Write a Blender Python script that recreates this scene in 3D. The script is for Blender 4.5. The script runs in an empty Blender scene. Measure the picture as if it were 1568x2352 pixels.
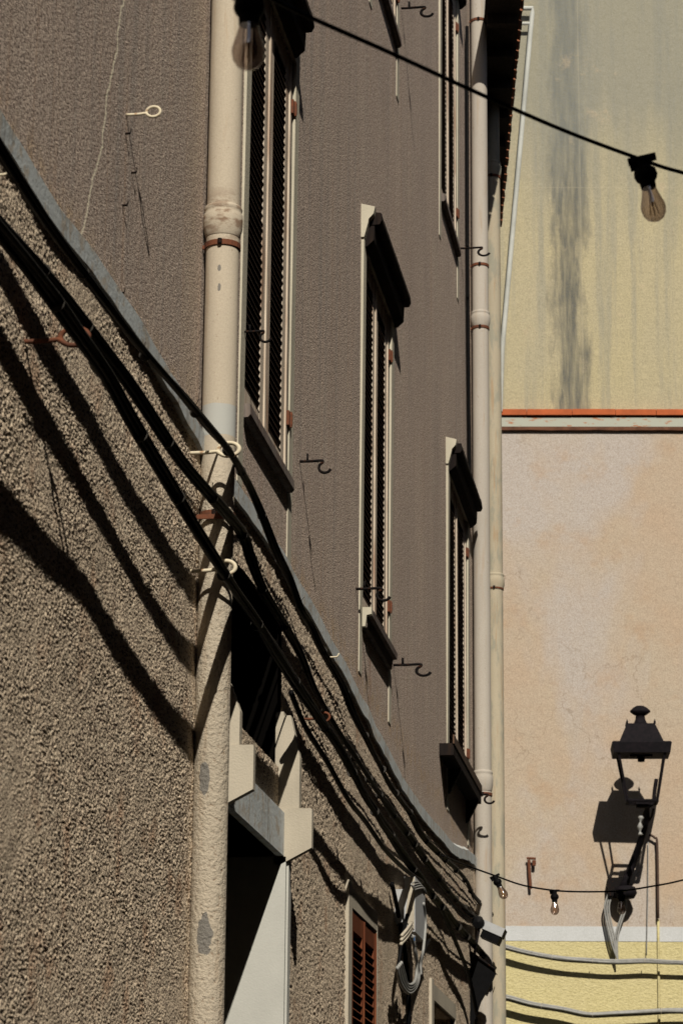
import bpy, math, random
import numpy as np
from mathutils import Vector, Matrix, noise
random.seed(7)
D = bpy.data
S = bpy.context.scene
COL = S.collection

# ------------------------------------------------------------------ camera
FPX = 6338.0                      # focal length in units of a 1568-wide picture
CX, CY = 784.0, 1176.0
CAM = Vector((1.6, 0.0, 1.6))
up_c = Vector((200.0, 22476.0, -FPX)).normalized()
y_c = Vector((952.0, -1787.0, -FPX))
y_c = (y_c - up_c * y_c.dot(up_c)).normalized()
x_c = y_c.cross(up_c)
R = Matrix((x_c, y_c, up_c))      # camera coords -> world coords
cam_d = D.cameras.new("camera")
cam_d.sensor_width = 36.0
cam_d.sensor_fit = 'HORIZONTAL'
cam_d.lens = FPX / 1568.0 * 36.0
cam_d.clip_start = 0.1
cam_d.clip_end = 500.0
cam_d.dof.use_dof = True
cam_d.dof.focus_distance = 11.0
cam_d.dof.aperture_fstop = 17.0
cam = D.objects.new("camera", cam_d)
cam.matrix_world = Matrix.Translation(CAM) @ R.to_4x4()
COL.objects.link(cam)
S.camera = cam

# ------------------------------------------------------------------ light
SUN = Vector((-1.0, 3.45, -2.95)).normalized()
w = D.worlds.new("World")
S.world = w
w.use_nodes = True
nt = w.node_tree
bg = nt.nodes['Background']
sky = nt.nodes.new('ShaderNodeTexSky')
sky.sky_type = 'NISHITA'
sky.sun_disc = False
sky.sun_elevation = math.asin(-SUN.z)
sky.sun_rotation = math.atan2(-SUN.x, -SUN.y)
nt.links.new(sky.outputs[0], bg.inputs[0])
bg.inputs[1].default_value = 0.05
sl = D.lights.new("sun", 'SUN')
sl.energy = 5.0
sl.angle = math.radians(0.5)
sl.color = (1.0, 0.925, 0.80)
so = D.objects.new("sun", sl)
so.rotation_euler = (-SUN).to_track_quat('Z', 'Y').to_euler()
so.location = (4, -10, 20)
COL.objects.link(so)
S.view_settings.view_transform = 'Standard'
S.view_settings.look = 'None'
S.view_settings.exposure = 0.18
S.view_settings.gamma = 1.0

# ------------------------------------------------------------------ geometry helpers
def ray(px, py):
    return (R @ Vector((px - CX, CY - py, -FPX)))
def wp(px, py, x=0.0):
    """the point of the street wall's parallel plane X = x that this part of the picture shows"""
    d = ray(px, py)
    return CAM + d * ((x - CAM.x) / d.x)
az = (R @ Vector((0, 0, -1))); az.z = 0; az.normalize()
rt = Vector((az.y, -az.x, 0))
def L3(lat, dep, z=0.0):
    return Vector((CAM.x, CAM.y, 0)) + rt * lat + az * dep + Vector((0, 0, z))
def dp(px, py, dep):
    """the point seen there at a given distance along the street"""
    d = ray(px, py)
    return CAM + d * (dep / d.dot(az))
DB = 24.0
TW = math.radians(1.5)
fe = (rt * math.cos(TW) - az * math.sin(TW))      # along the far wall, to the right
fn = -(az * math.cos(TW) + rt * math.sin(TW))     # out of the far wall, to the camera
FO = L3(1.4, DB)
def fp(px, py, off=0.0):
    d = ray(px, py)
    o = FO + fn * off
    return CAM + d * ((o - CAM).dot(fn) / d.dot(fn))

class MB:
    def __init__(s):
        s.v = []; s.f = []; s.split = None
    def poly(s, pts):
        n = len(s.v); s.v += [tuple(p) for p in pts]; s.f.append(tuple(range(n, n + len(pts))))
    def box(s, a, b, M=None):
        x0, y0, z0 = a; x1, y1, z1 = b
        n = len(s.v)
        for p in ((x0,y0,z0),(x1,y0,z0),(x1,y1,z0),(x0,y1,z0),(x0,y0,z1),(x1,y0,z1),(x1,y1,z1),(x0,y1,z1)):
            p = Vector(p)
            if M: p = M @ p
            s.v.append(tuple(p))
        for f in ((0,3,2,1),(4,5,6,7),(0,1,5,4),(1,2,6,5),(2,3,7,6),(3,0,4,7)):
            s.f.append(tuple(n + i for i in f))
        return s
    def prism(s, prof, axis_pts, closed=True):
        """sweep a list of sections (each a list of points) into a closed solid"""
        k = len(prof[0]); n = len(s.v)
        for sec in prof:
            s.v += [tuple(p) for p in sec]
        for i in range(len(prof) - 1):
            for j in range(k):
                a = n + i * k + j; b = n + i * k + (j + 1) % k
                s.f.append((a, b, b + k, a + k))
        s.f.append(tuple(n + j for j in reversed(range(k))))
        s.f.append(tuple(n + (len(prof) - 1) * k + j for j in range(k)))
        return s
    def tube(s, pts, r, seg=8, sub=1, r_fn=None):
        pts = [Vector(p) for p in pts]
        if sub > 1: pts = catmull(pts, sub)
        n0 = None; secs = []
        for i, p in enumerate(pts):
            t = (pts[min(i+1, len(pts)-1)] - pts[max(i-1, 0)])
            if t.length < 1e-9: t = Vector((0, 0, 1))
            t.normalize()
            if n0 is None:
                n0 = t.orthogonal().normalized()
            n0 = (n0 - t * n0.dot(t))
            if n0.length < 1e-6: n0 = t.orthogonal()
            n0.normalize()
            b = t.cross(n0)
            rr = r_fn(i / max(1, len(pts)-1)) if r_fn else r
            secs.append([p + (n0 * math.cos(2*math.pi*k/seg) + b * math.sin(2*math.pi*k/seg)) * rr for k in range(seg)])
        s.prism(secs, None)
        return s
    def lathe(s, prof, seg=20, M=None):
        """prof: list of (r, z)"""
        M = M or Matrix()
        secs = [[M @ Vector((r * math.cos(2*math.pi*k/seg), r * math.sin(2*math.pi*k/seg), z)) for k in range(seg)] for r, z in prof]
        s.prism(secs, None)
        return s
    def build(s, name, mat, parent=None, smooth=False, loc=None):
        me = D.meshes.new(name)
        me.from_pydata(s.v, [], s.f)
        me.materials.append(mat)
        if smooth:
            me.polygons.foreach_set('use_smooth', [True] * len(me.polygons))
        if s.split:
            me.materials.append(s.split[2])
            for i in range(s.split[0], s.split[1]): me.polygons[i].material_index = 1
        me.update()
        o = D.objects.new(name, me)
        COL.objects.link(o)
        if smooth == 'auto':
            pass
        if parent is not None:
            o.parent = parent
            o.matrix_parent_inverse = parent_inv(parent)
        return o
INV = {}
def parent_inv(p):
    M = Matrix.Translation(-Vector(INV.get(p.name, (0, 0, 0))))
    return M
def catmull(p, sub):
    out = []
    for i in range(len(p) - 1):
        a = p[max(i-1, 0)]; b = p[i]; c = p[i+1]; d = p[min(i+2, len(p)-1)]
        for k in range(sub):
            t = k / sub
            out.append(0.5 * ((2*b) + (c-a)*t + (2*a-5*b+4*c-d)*t*t + (3*b-a-3*c+d)*t*t*t))
    out.append(p[-1])
    return out
def tag(o, label, cat, group=None):
    o['label'] = label; o['category'] = cat
    if group: o['group'] = group
    return o
def thing(name, label, cat, loc=(0, 0, 0), group=None):
    """an Empty at the thing's base; its parts are built in world space"""
    o = D.objects.new(name, None); COL.objects.link(o)
    o.location = loc; o.empty_display_size = 0.1
    INV[o.name] = tuple(loc)
    return tag(o, label, cat, group)
def struct(o):
    o['kind'] = 'structure'
    return o

# ------------------------------------------------------------------ materials
class NG:
    def __init__(s, name):
        s.m = D.materials.new(name); s.m.use_nodes = True
        s.t = s.m.node_tree; s.b = s.t.nodes['Principled BSDF']
        s.b.inputs['Roughness'].default_value = 0.9
        s.b.inputs['Specular IOR Level'].default_value = 0.2
        s.tc = s.t.nodes.new('ShaderNodeTexCoord')
    def n(s, typ, **kw):
        nd = s.t.nodes.new(typ)
        for k, v in kw.items(): setattr(nd, k, v)
        return nd
    def l(s, a, b): s.t.links.new(a, b)
    def co(s, scale=(1, 1, 1), rot=0.0):
        mp = s.n('ShaderNodeMapping'); mp.inputs['Scale'].default_value = scale
        mp.inputs['Rotation'].default_value = (0, 0, rot)
        s.l(s.tc.outputs['Object'], mp.inputs[0]); return mp.outputs[0]
    def noise(s, co, scale, detail=4, rough=0.55, dist=0.0):
        nd = s.n('ShaderNodeTexNoise'); nd.inputs['Scale'].default_value = scale
        nd.inputs['Detail'].default_value = detail; nd.inputs['Roughness'].default_value = rough
        nd.inputs['Distortion'].default_value = dist
        s.l(co, nd.inputs['Vector']); return nd.outputs['Fac']
    def ramp(s, v, stops):
        r = s.n('ShaderNodeValToRGB'); e = r.color_ramp.elements
        while len(e) < len(stops): e.new(0.5)
        for i, (p, c) in enumerate(stops):
            e[i].position = p; e[i].color = (c[0], c[1], c[2], 1) if hasattr(c, '__len__') else (c, c, c, 1)
        s.l(v, r.inputs[0]); return r.outputs[0]
    def mix(s, fac, a, b, mode='MIX'):
        m = s.n('ShaderNodeMix', data_type='RGBA', blend_type=mode)
        if isinstance(fac, float): m.inputs[0].default_value = fac
        else: s.l(fac, m.inputs[0])
        for v, k in ((a, 6), (b, 7)):
            if hasattr(v, 'links') or hasattr(v, 'is_linked'): s.l(v, m.inputs[k])
            else: m.inputs[k].default_value = (v[0], v[1], v[2], 1)
        return m.outputs[2]
    def math(s, op, a, b=0.0, clamp=False):
        m = s.n('ShaderNodeMath', operation=op, use_clamp=clamp)
        for v, k in ((a, 0), (b, 1)):
            if isinstance(v, (int, float)): m.inputs[k].default_value = v
            else: s.l(v, m.inputs[k])
        return m.outputs[0]
    def sep(s):
        x = s.n('ShaderNodeSeparateXYZ'); s.l(s.tc.outputs['Object'], x.inputs[0]); return x.outputs
    def bump(s, h, strength, dist):
        b = s.n('ShaderNodeBump'); b.inputs['Strength'].default_value = strength; b.inputs['Distance'].default_value = dist
        s.l(h, b.inputs['Height']); s.l(b.outputs[0], s.b.inputs['Normal']); return b
    def base(s, c):
        if hasattr(c, 'is_linked'): s.l(c, s.b.inputs['Base Color'])
        else: s.b.inputs['Base Color'].default_value = (c[0], c[1], c[2], 1)
        return s.m

def m_simple(name, c, rough=0.7, var=0.25, vs=20.0, metal=0.0, bump=0.0, bs=200.0, spec=0.3, stretch=(1, 1, 1), c2=None, lo=.4, hi=.7):
    g = NG(name)
    g.b.inputs['Roughness'].default_value = rough
    g.b.inputs['Metallic'].default_value = metal
    g.b.inputs['Specular IOR Level'].default_value = spec
    f = g.ramp(g.noise(g.co(stretch), vs, 5, .6), [(lo, 0), (hi, 1)])
    c2 = c2 or tuple(x * (1 - var) for x in c)
    out = g.mix(f, c, c2)
    if bump: g.bump(g.noise(g.co(), bs, 3), 1.0, bump)
    return g.base(out)

def m_upper():
    g = NG('fine_roughcast')
    co = g.co()
    big = g.noise(g.co((1, 1.0, .40)), 1.6, 7, .68)
    streak = g.noise(g.co((1, 9, .16)), 1.6, 6, .68)
    gco = g.co((1, .32, 1))
    grain = g.noise(gco, 185, 3, .7)
    c = g.mix(g.ramp(big, [(.35, 0), (.7, 1)]), (.68, .55, .455), (.50, .41, .35))
    c = g.mix(g.math('MULTIPLY', g.ramp(streak, [(.50, 0), (.64, 1)]), .6), c, (.38, .35, .32))
    c = g.mix(g.math('MULTIPLY', g.ramp(g.noise(g.co((1, 9, .3)), 2.1, 3, .6), [(.56, 0), (.70, 1)]), .6), c, (.55, .38, .27))
    c = g.mix(g.math('MULTIPLY', g.ramp(g.noise(g.co((1, .6, .5)), 3.3, 6, .7), [(.55, 0), (.66, 1)]), .35), c, (.70, .60, .48))
    # rust run under the second window, warm line beside the first pipe, and along the string course
    X, Y, Z = g.sep()
    def band(y0, w):
        return g.math('SUBTRACT', 1.0, g.math('DIVIDE', g.math('ABSOLUTE', g.math('SUBTRACT', Y, y0)), w), True)
    below = g.math('MULTIPLY', g.math('SUBTRACT', 4.4, Z), 8.0, True)
    r1 = g.math('MULTIPLY', g.math('MULTIPLY', g.math('ADD', band(11.42, .11), band(11.78, .09)), below), g.ramp(g.noise(g.co((1, 1, .3)), 30, 3, .6), [(.4, 0), (.6, 1)]))
    c = g.mix(g.math('MULTIPLY', r1, .8), c, (.30, .13, .07))
    r2 = g.math('MULTIPLY', band(7.72, .17), g.ramp(g.noise(g.co((1, 1, .5)), 12, 3, .6), [(.35, .2), (.65, 1)]))
    c = g.mix(g.math('MULTIPLY', r2, .5), c, (.60, .47, .31))
    zz = g.math('SUBTRACT', 1.0, g.math('DIVIDE', g.math('ABSOLUTE', g.math('SUBTRACT', Z, 4.13)), .11), True)
    r3 = g.math('MULTIPLY', zz, g.ramp(g.noise(co, 14, 3, .6), [(.45, 0), (.6, 1)]))
    c = g.mix(g.math('MULTIPLY', r3, .7), c, (.58, .39, .20))
    # a pale hair crack meandering down the plaster
    c1, c2_ = wp(285, 0), wp(205, 470)
    kk = (c1.y-c2_.y)/(c1.z-c2_.z)
    ln = g.math('ADD', Y, g.math('MULTIPLY', g.math('SUBTRACT', g.noise(g.co((0, 0, 1)), 3.2, 5, .65), .5), .22))
    ln = g.math('SUBTRACT', ln, g.math('MULTIPLY', Z, kk))
    c = g.mix(g.ramp(grain, [(.42, 1), (.53, 0)]), c, (.13, .095, .08))
    c = g.mix(g.math('MULTIPLY', g.ramp(g.noise(g.co((1, .28, 1)), 78, 4, .75), [(.42, 1), (.56, 0)]), .42), c, (.22, .17, .14))
    c = g.mix(g.math('MULTIPLY', g.ramp(g.noise(g.co((1, .28, 1)), 92, 4, .75), [(.54, 0), (.66, 1)]), .35), c, (.82, .70, .58))
    cr = g.math('LESS_THAN', g.math('ABSOLUTE', g.math('SUBTRACT', ln, c1.y - kk*c1.z)), .007)
    c = g.mix(g.math('MULTIPLY', cr, .9), c, (.80, .72, .56))
    h = g.math('ADD', g.noise(gco, 190, 3, .6), g.math('MULTIPLY', g.noise(gco, 420, 2, .5), .5))
    g.bump(h, 1.0, .0040)
    return g.base(c)

def m_lower():
    g = NG('coarse_roughcast')
    co = g.co()
    c = g.mix(g.ramp(g.noise(g.co((1, 1, .6)), 1.6, 4, .6), [(.35, 0), (.7, 1)]), (.70, .575, .43), (.56, .46, .345))
    c = g.mix(g.ramp(g.noise(g.co((1, .42, 1)), 165, 3, .7), [(.40, 1), (.49, 0)]), c, (.08, .05, .042))
    c = g.mix(g.math('MULTIPLY', g.ramp(g.noise(co, 5, 3, .6), [(.56, 0), (.68, 1)]), .6), c, (.40, .25, .16))
    c = g.mix(g.math('MULTIPLY', g.ramp(g.noise(g.co((1, .5, 1)), 42, 3, .7), [(.60, 0), (.68, 1)]), .55), c, (.74, .66, .52))
    c = g.mix(g.math('MULTIPLY', g.ramp(g.noise(g.co((1, 1, .35)), 2.2, 5, .65), [(.52, 0), (.70, 1)]), .55), c, (.34, .28, .21))
    g.bump(g.noise(co, 170, 3, .6), 1.0, .004)
    return g.base(c)

def m_course():
    g = NG('grey_smooth_render')
    co = g.co()
    c = g.mix(g.ramp(g.noise(co, 3.5, 5, .65), [(.35, 0), (.7, 1)]), (.50, .53, .53), (.39, .42, .43))
    c = g.mix(g.math('MULTIPLY', g.ramp(g.noise(co, 22, 4, .6), [(.52, 0), (.62, 1)]), .7), c, (.36, .30, .23))
    c = g.mix(g.math('MULTIPLY', g.ramp(g.noise(g.co((1, 2, .3)), 9, 5, .7), [(.54, 0), (.62, 1)]), .6), c, (.24, .23, .21))
    g.bump(g.noise(co, 60, 4, .6), 1.0, .0022)
    return g.base(c)

def m_pipe(name, lowrough, c=(.43, .375, .295), streaks=True):
    g = NG(name)
    co = g.co()
    c = g.mix(g.ramp(g.noise(g.co((1, 1, .3)), 5, 4, .6), [(.35, 0), (.72, 1)]), c, tuple(x * .86 for x in c))
    X, Y, Z = g.sep()
    hs = [g.noise(co, 130, 2, .5)]
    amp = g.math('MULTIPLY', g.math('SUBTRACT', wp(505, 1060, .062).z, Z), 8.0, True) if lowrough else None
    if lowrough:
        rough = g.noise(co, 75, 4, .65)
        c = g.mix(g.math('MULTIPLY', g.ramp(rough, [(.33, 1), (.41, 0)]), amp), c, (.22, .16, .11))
        h = g.math('MULTIPLY', rough, g.math('ADD', g.math('MULTIPLY', amp, 1.0), .03))
        g.bump(h, 1.0, .0115)
    else:
        g.bump(hs[0], .5, .0012)
    c = g.mix(g.math('MULTIPLY', g.ramp(g.noise(g.co((1, 1, .10)), 26, 4, .6), [(.56, 0), (.70, 1)]), .45), c, (.30, .21, .13))
    c = g.mix(g.math('MULTIPLY', g.ramp(g.noise(co, 210, 4, .75), [(.40, 1), (.60, 0)]), .35), c, (.25, .215, .17))
    # grime specks
    c = g.mix(g.math('MULTIPLY', g.ramp(g.noise(co, 55, 3, .6), [(.68, 0), (.72, 1)]), .6), c, (.2, .15, .11))
    return g, c

def m_pipe_a():
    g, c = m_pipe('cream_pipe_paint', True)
    X, Y, Z = g.sep()
    zc_ = wp(518, 512, .062).z
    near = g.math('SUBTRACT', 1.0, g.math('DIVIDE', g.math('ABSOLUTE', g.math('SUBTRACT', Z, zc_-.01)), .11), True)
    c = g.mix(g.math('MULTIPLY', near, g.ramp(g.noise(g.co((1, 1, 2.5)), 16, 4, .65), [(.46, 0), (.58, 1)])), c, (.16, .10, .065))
    # bare pale band brushed round the pipe, and flaked patches
    def zr(z0, z1, jit=.02):
        zz = g.math('ADD', Z, g.math('MULTIPLY', g.math('SUBTRACT', g.noise(g.co((1, 1, 1)), 12, 3, .6), .5), jit * 2))
        return g.math('MULTIPLY', g.math('GREATER_THAN', zz, z0), g.math('LESS_THAN', zz, z1))
    zb1 = wp(505, 1015, .06).z; zb0 = wp(505, 942, .06).z
    c = g.mix(g.math('MULTIPLY', zr(zb1, zb0, .006), .85), c, (.33, .345, .335))
    def patch(px, py, rx, rz):
        p = wp(px, py, .06)
        xo = (px - 0) ; 
        dx = g.math('DIVIDE', g.math('SUBTRACT', X, p_x(px, py)), rx)
        dz = g.math('DIVIDE', g.math('SUBTRACT', Z, p.z), rz)
        nn = g.math('MULTIPLY', g.math('SUBTRACT', g.noise(g.co(), 38, 3, .6), .5), 2.2)
        d2 = g.math('ADD', g.math('ADD', g.math('MULTIPLY', dx, dx), g.math('MULTIPLY', dz, dz)), nn)
        return g.math('LESS_THAN', d2, 1.0)
    for a in ((484, 1795, .016, .052), (484, 2160, .022, .062), (517, 645, .006, .010), (517, 690, .006, .014)):
        c = g.mix(patch(*a), c, (.16, .15, .135))
    return g.base(c)
def p_x(px, py):
    d = ray(px, py)      # where on the pipe's near side
    return CAM.x + d.x * (P1Y - CAM.y) / d.y
P1Y = wp(497, 1900, .062).y - .05

def m_far(kind):
    g = NG({'pink': 'peach_plaster', 'top': 'stained_yellow_plaster', 'low': 'yellow_stucco', 'white': 'white_band_paint'}[kind])
    co = g.co()
    if kind == 'pink':
        c = g.mix(g.ramp(g.noise(co, 1.5, 5, .6), [(.32, 0), (.68, 1)]), (.415, .32, .235), (.41, .35, .275))
        c = g.mix(g.math('MULTIPLY', g.ramp(g.noise(g.co((1, 1, .5)), .8, 4, .6, .5), [(.47, 0), (.60, 1)]), .85), c, (.405, .375, .355))
        c = g.mix(g.math('MULTIPLY', g.ramp(g.noise(g.co((1, 1, 1)), 2.4, 4, .65), [(.56, 0), (.75, 1)]), .7), c, (.385, .265, .17))
        # hair cracks
        v = g.n('ShaderNodeTexVoronoi', feature='DISTANCE_TO_EDGE'); v.inputs['Scale'].default_value = 1.3
        dn = g.n('ShaderNodeTexNoise'); dn.inputs['Scale'].default_value = 2.5; dn.inputs['Detail'].default_value = 6
        g.l(co, dn.inputs['Vector'])
        vm = g.n('ShaderNodeVectorMath', operation='MULTIPLY_ADD'); vm.inputs[1].default_value = (.9, .9, .9)
        g.l(dn.outputs['Color'], vm.inputs[0]); g.l(co, vm.inputs[2]); g.l(vm.outputs[0], v.inputs['Vector'])
        crack = g.math('MULTIPLY', g.ramp(v.outputs['Distance'], [(.002, 1), (.008, 0)]), g.ramp(g.noise(co, .9, 3, .6), [(.46, 0), (.58, 1)]))
        c = g.mix(g.math('MULTIPLY', crack, .5), c, (.18, .13, .085))
        h = g.noise(co, 14, 5, .65)
        g.bump(g.math('ADD', h, g.math('MULTIPLY', g.noise(co, 120, 3, .6), .35)), 1.0, .006)
        c = g.mix(g.math('MULTIPLY', g.ramp(g.noise(co, 90, 4, .7), [(.35, 1), (.6, 0)]), .55), c, (.20, .15, .11))
    elif kind == 'top':
        c = g.mix(g.ramp(g.noise(g.co((1, 1, .5)), 1.2, 5, .6), [(.3, 0), (.7, 1)]), (.41, .355, .215), (.385, .34, .235))
        st = g.noise(g.co((5.0, 5.0, .22)), 1.2, 7, .68, .15)
        c = g.mix(g.math('MULTIPLY', g.ramp(st, [(.48, 0), (.62, 1)]), .55), c, (.21, .212, .19))
        X, Y, Z = g.sep()
        # one broad soot run down the wall and the greyer damp top
        p = fp(1305, 500)
        u = g.math('ADD', g.math('MULTIPLY', g.math('SUBTRACT', X, p.x), fe.x), g.math('MULTIPLY', g.math('SUBTRACT', Y, p.y), fe.y))
        nn = g.math('MULTIPLY', g.math('SUBTRACT', g.noise(g.co((4, 4, .9)), 1.3, 8, .7), .5), .55)
        uu = g.math('ABSOLUTE', g.math('ADD', u, nn))
        run = g.ramp(g.math('DIVIDE', uu, .30), [(.30, 1), (.66, 0)])
        run = g.math('MULTIPLY', run, g.ramp(g.noise(g.co((14, 14, 1.5)), 1.5, 4, .6), [(.3, .35), (.6, 1)]))
        c = g.mix(g.math('MULTIPLY', run, .95), c, (.085, .087, .085))
        damp = g.math('MULTIPLY', g.math('SUBTRACT', g.math('ADD', Z, g.math('MULTIPLY', g.noise(g.co((3, 3, .5)), 1.2, 4, .6), 2.2)), 12.2), .8, True)
        c = g.mix(g.math('MULTIPLY', damp, .65), c, (.175, .185, .175))
        pale = g.ramp(g.noise(co, 3.0, 5, .7), [(.60, 0), (.75, 1)])
        c = g.mix(g.math('MULTIPLY', pale, .7), c, (.43, .345, .24))
        c = g.mix(g.math('MULTIPLY', g.ramp(g.noise(co, 80, 4, .7), [(.35, 1), (.6, 0)]), .55), c, (.17, .16, .105))
        # faint joints of the render
        zj = fp(1300, 428).z
        j = g.math('LESS_THAN', g.math('ABSOLUTE', g.math('SUBTRACT', Z, zj)), .004)
        j2 = g.math('LESS_THAN', g.math('ABSOLUTE', g.math('SUBTRACT', u, .115)), .005)
        c = g.mix(g.math('MULTIPLY', g.math('MAXIMUM', j, j2), .22), c, (.38, .34, .25))
        g.bump(g.math('ADD', g.noise(co, 12, 5, .65), g.math('MULTIPLY', g.noise(co, 110, 3, .6), .35)), 1.0, .006)
    elif kind == 'low':
        c = g.mix(g.ramp(g.noise(co, 1.5, 4, .6), [(.3, 0), (.7, 1)]), (.50, .445, .235), (.475, .42, .235))
        c = g.mix(g.math('MULTIPLY', g.ramp(g.noise(co, 40, 4, .7), [(.35, 1), (.55, 0)]), .35), c, (.25, .21, .08))
        g.bump(g.noise(g.co((1, 1, 1.8)), 38, 4, .6), 1.0, .010)
    else:
        c = g.mix(g.ramp(g.noise(co, 5, 4, .6), [(.3, 0), (.7, 1)]), (.47, .485, .50), (.43, .445, .455))
        c = g.mix(g.math('MULTIPLY', g.ramp(g.noise(co, 70, 4, .7), [(.35, 1), (.6, 0)]), .2), c, (.22, .22, .2))
        g.bump(g.noise(co, 90, 3, .6), 1.0, .003)
    return g.base(c)

def m_wood(name, c, c2, rust=None, dirt=.6):
    g = NG(name)
    g.b.inputs['Specular IOR Level'].default_value = .06
    grain = g.noise(g.co((9, 9, .8)), 6, 5, .65, .4)
    c = g.mix(g.ramp(grain, [(.38, 0), (.66, 1)]), c, c2)
    if rust:
        c = g.mix(g.math('MULTIPLY', g.ramp(g.noise(g.co((5, 5, .7)), 2.6, 4, .6), [(.52, 0), (.64, 1)]), dirt), c, rust)
    g.bump(grain, 1.0, .003)
    return g.base(c)

def m_glass(name, tint, rough=.02, solid=.18):
    g = NG(name)
    tr = g.n('ShaderNodeBsdfTransparent'); tr.inputs[0].default_value = (*tint, 1)
    gl = g.n('ShaderNodeBsdfGlossy'); gl.inputs['Roughness'].default_value = rough
    mx = g.n('ShaderNodeMixShader')
    lw = g.n('ShaderNodeLayerWeight'); lw.inputs[0].default_value = .35
    f = g.math('ADD', g.math('MULTIPLY', lw.outputs['Facing'], .02 if solid == .0 else .5), solid * .4, True)
    g.l(f, mx.inputs[0]); g.l(tr.outputs[0], mx.inputs[1]); g.l(gl.outputs[0], mx.inputs[2])
    out = g.t.nodes['Material Output']; g.l(mx.outputs[0], out.inputs[0])
    g.t.nodes.remove(g.b)
    return g.m

M = {}
M['upper'] = m_upper(); M['lower'] = m_lower(); M['course'] = m_course()
M['pipe_a'] = m_pipe_a()
g_, c_ = m_pipe('pale_pipe_paint', False, (.39, .36, .32)); M['pipe_b'] = g_.base(c_)
def m_pipe_c():
    g, c = m_pipe('weathered_pipe_paint', False, (.38, .335, .25))
    c = g.mix(g.math('MULTIPLY', g.ramp(g.noise(g.co((1, 1, .25)), 18, 5, .65), [(.50, 0), (.60, 1)]), .6), c, (.21, .215, .18))
    c = g.mix(g.math('MULTIPLY', g.ramp(g.noise(g.co((1.5, 1.5, .1)), 22, 3, .65), [(.60, 0), (.68, 1)]), .5), c, (.29, .18, .09))
    return g.base(c)
M['pipe_c'] = m_pipe_c()
M['trim'] = m_simple('cream_trim_paint', (.42, .39, .31), .8, .18, 9, stretch=(1, 1, .3), bump=.0012, bs=90)
M['stone'] = m_simple('pale_surround_stone', (.39, .35, .28), .85, .22, 7, stretch=(1, 1, .4), bump=.0012, bs=160)
M['reveal'] = m_simple('painted_reveal', (.40, .40, .37), .8, .12, 5, bump=.0008, bs=160)
M['wood'] = m_wood('weathered_shutter_wood', (.52, .45, .37), (.40, .33, .26), (.22, .10, .05), .6)
M['slat'] = m_wood('shade_toned_louvre_wood', (.075, .055, .042), (.045, .032, .026), (.13, .06, .03), .4)  # shade on the louvres put into a darker wood colour
M['redwood'] = m_wood('red_brown_shutter_wood', (.13, .042, .02), (.09, .03, .015), (.30, .12, .05), .4)
M['hood'] = m_wood('dark_hood_wood', (.014, .011, .010), (.009, .007, .007), (.06, .035, .02), .25)
M['sillwood'] = m_wood('grey_sill_wood', (.16, .135, .12), (.09, .075, .07), (.10, .05, .03), .4)
M['black'] = m_simple('black_cable_rubber', (.005, .005, .0055), .5, .3, 40, spec=.03)
M['iron'] = m_simple('dark_iron', (.007, .006, .006), .7, .2, 60, spec=.05, c2=(.05, .02, .01), lo=.60, hi=.72)
M['rust'] = m_simple('rusty_iron', (.12, .038, .016), .85, .5, 60, bump=.001, bs=150, c2=(.08, .03, .016), lo=.42, hi=.62)
M['creamiron'] = m_simple('cream_painted_iron', (.52, .46, .34), .7, .3, 40, c2=(.28, .15, .07), lo=.60, hi=.72)
M['ties'] = m_simple('yellowed_cable_tie', (.014, .011, .007), .6, .2, 30)
M['greycable'] = m_simple('grey_cable_sheath', (.25, .25, .24), .55, .25, 30, spec=.3)
M['greybox'] = m_simple('grey_plastic_box', (.34, .35, .36), .55, .15, 30, spec=.3)
M['blue'] = m_simple('blue_tape', (.01, .07, .20), .5, .1, 30)
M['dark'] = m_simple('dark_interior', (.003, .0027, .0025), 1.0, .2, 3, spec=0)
M['lantern'] = m_simple('dark_lantern_paint', (.005, .0045, .006), .75, .2, 30, spec=.08, c2=(.009, .007, .009), lo=.4, hi=.6)
M['glass'] = m_glass('clear_lantern_glass', (1, 1, 1), .03, .0)
M['bulbglass'] = m_glass('smoky_bulb_glass', (.72, .64, .60), .08, .45)
M['filament'] = m_simple('amber_filament_core', (.50, .27, .08), .5, .1, 30)
M['tile'] = m_simple('terracotta_tile', (.20, .07, .03), .85, .5, 14, c2=(.03, .015, .01), lo=.45, hi=.65)
M['brick'] = m_simple('red_coping_tile', (.40, .095, .028), .85, .3, 6, bump=.002, bs=40)
M['fascia'] = m_simple('peeling_grey_fascia', (.33, .34, .29), .8, .4, 9, c2=(.32, .13, .06), stretch=(1, 1, 4), lo=.58, hi=.64)
M['brown'] = m_simple('brown_ledge', (.13, .055, .03), .9, .5, 12)
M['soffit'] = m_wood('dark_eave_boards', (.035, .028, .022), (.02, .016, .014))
M['gutter'] = m_simple('grey_gutter_metal', (.42, .43, .40), .8, .25, 4, bump=.001)
M['conduit'] = m_simple('brown_conduit', (.06, .035, .025), .8, .3, 20)
M['ftop'] = m_far('top'); M['fpink'] = m_far('pink'); M['flow'] = m_far('low'); M['fwhite'] = m_far('white')
M['ground'] = m_simple('worn_street_stone', (.07, .06, .05), .9, .35, 3, bump=.004, bs=30)
M['opp'] = m_simple('dark_blocker_plaster', (.05, .042, .035), .95, .25, 2, bump=.004, bs=40)  # kept dark so the added houses bounce little light

# ------------------------------------------------------------------ setting
g = MB(); g.poly([(-150, -150, 0), (150, -150, 0), (150, 150, 0), (-150, 150, 0)])
struct(g.build('ground', M['ground']))

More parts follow.
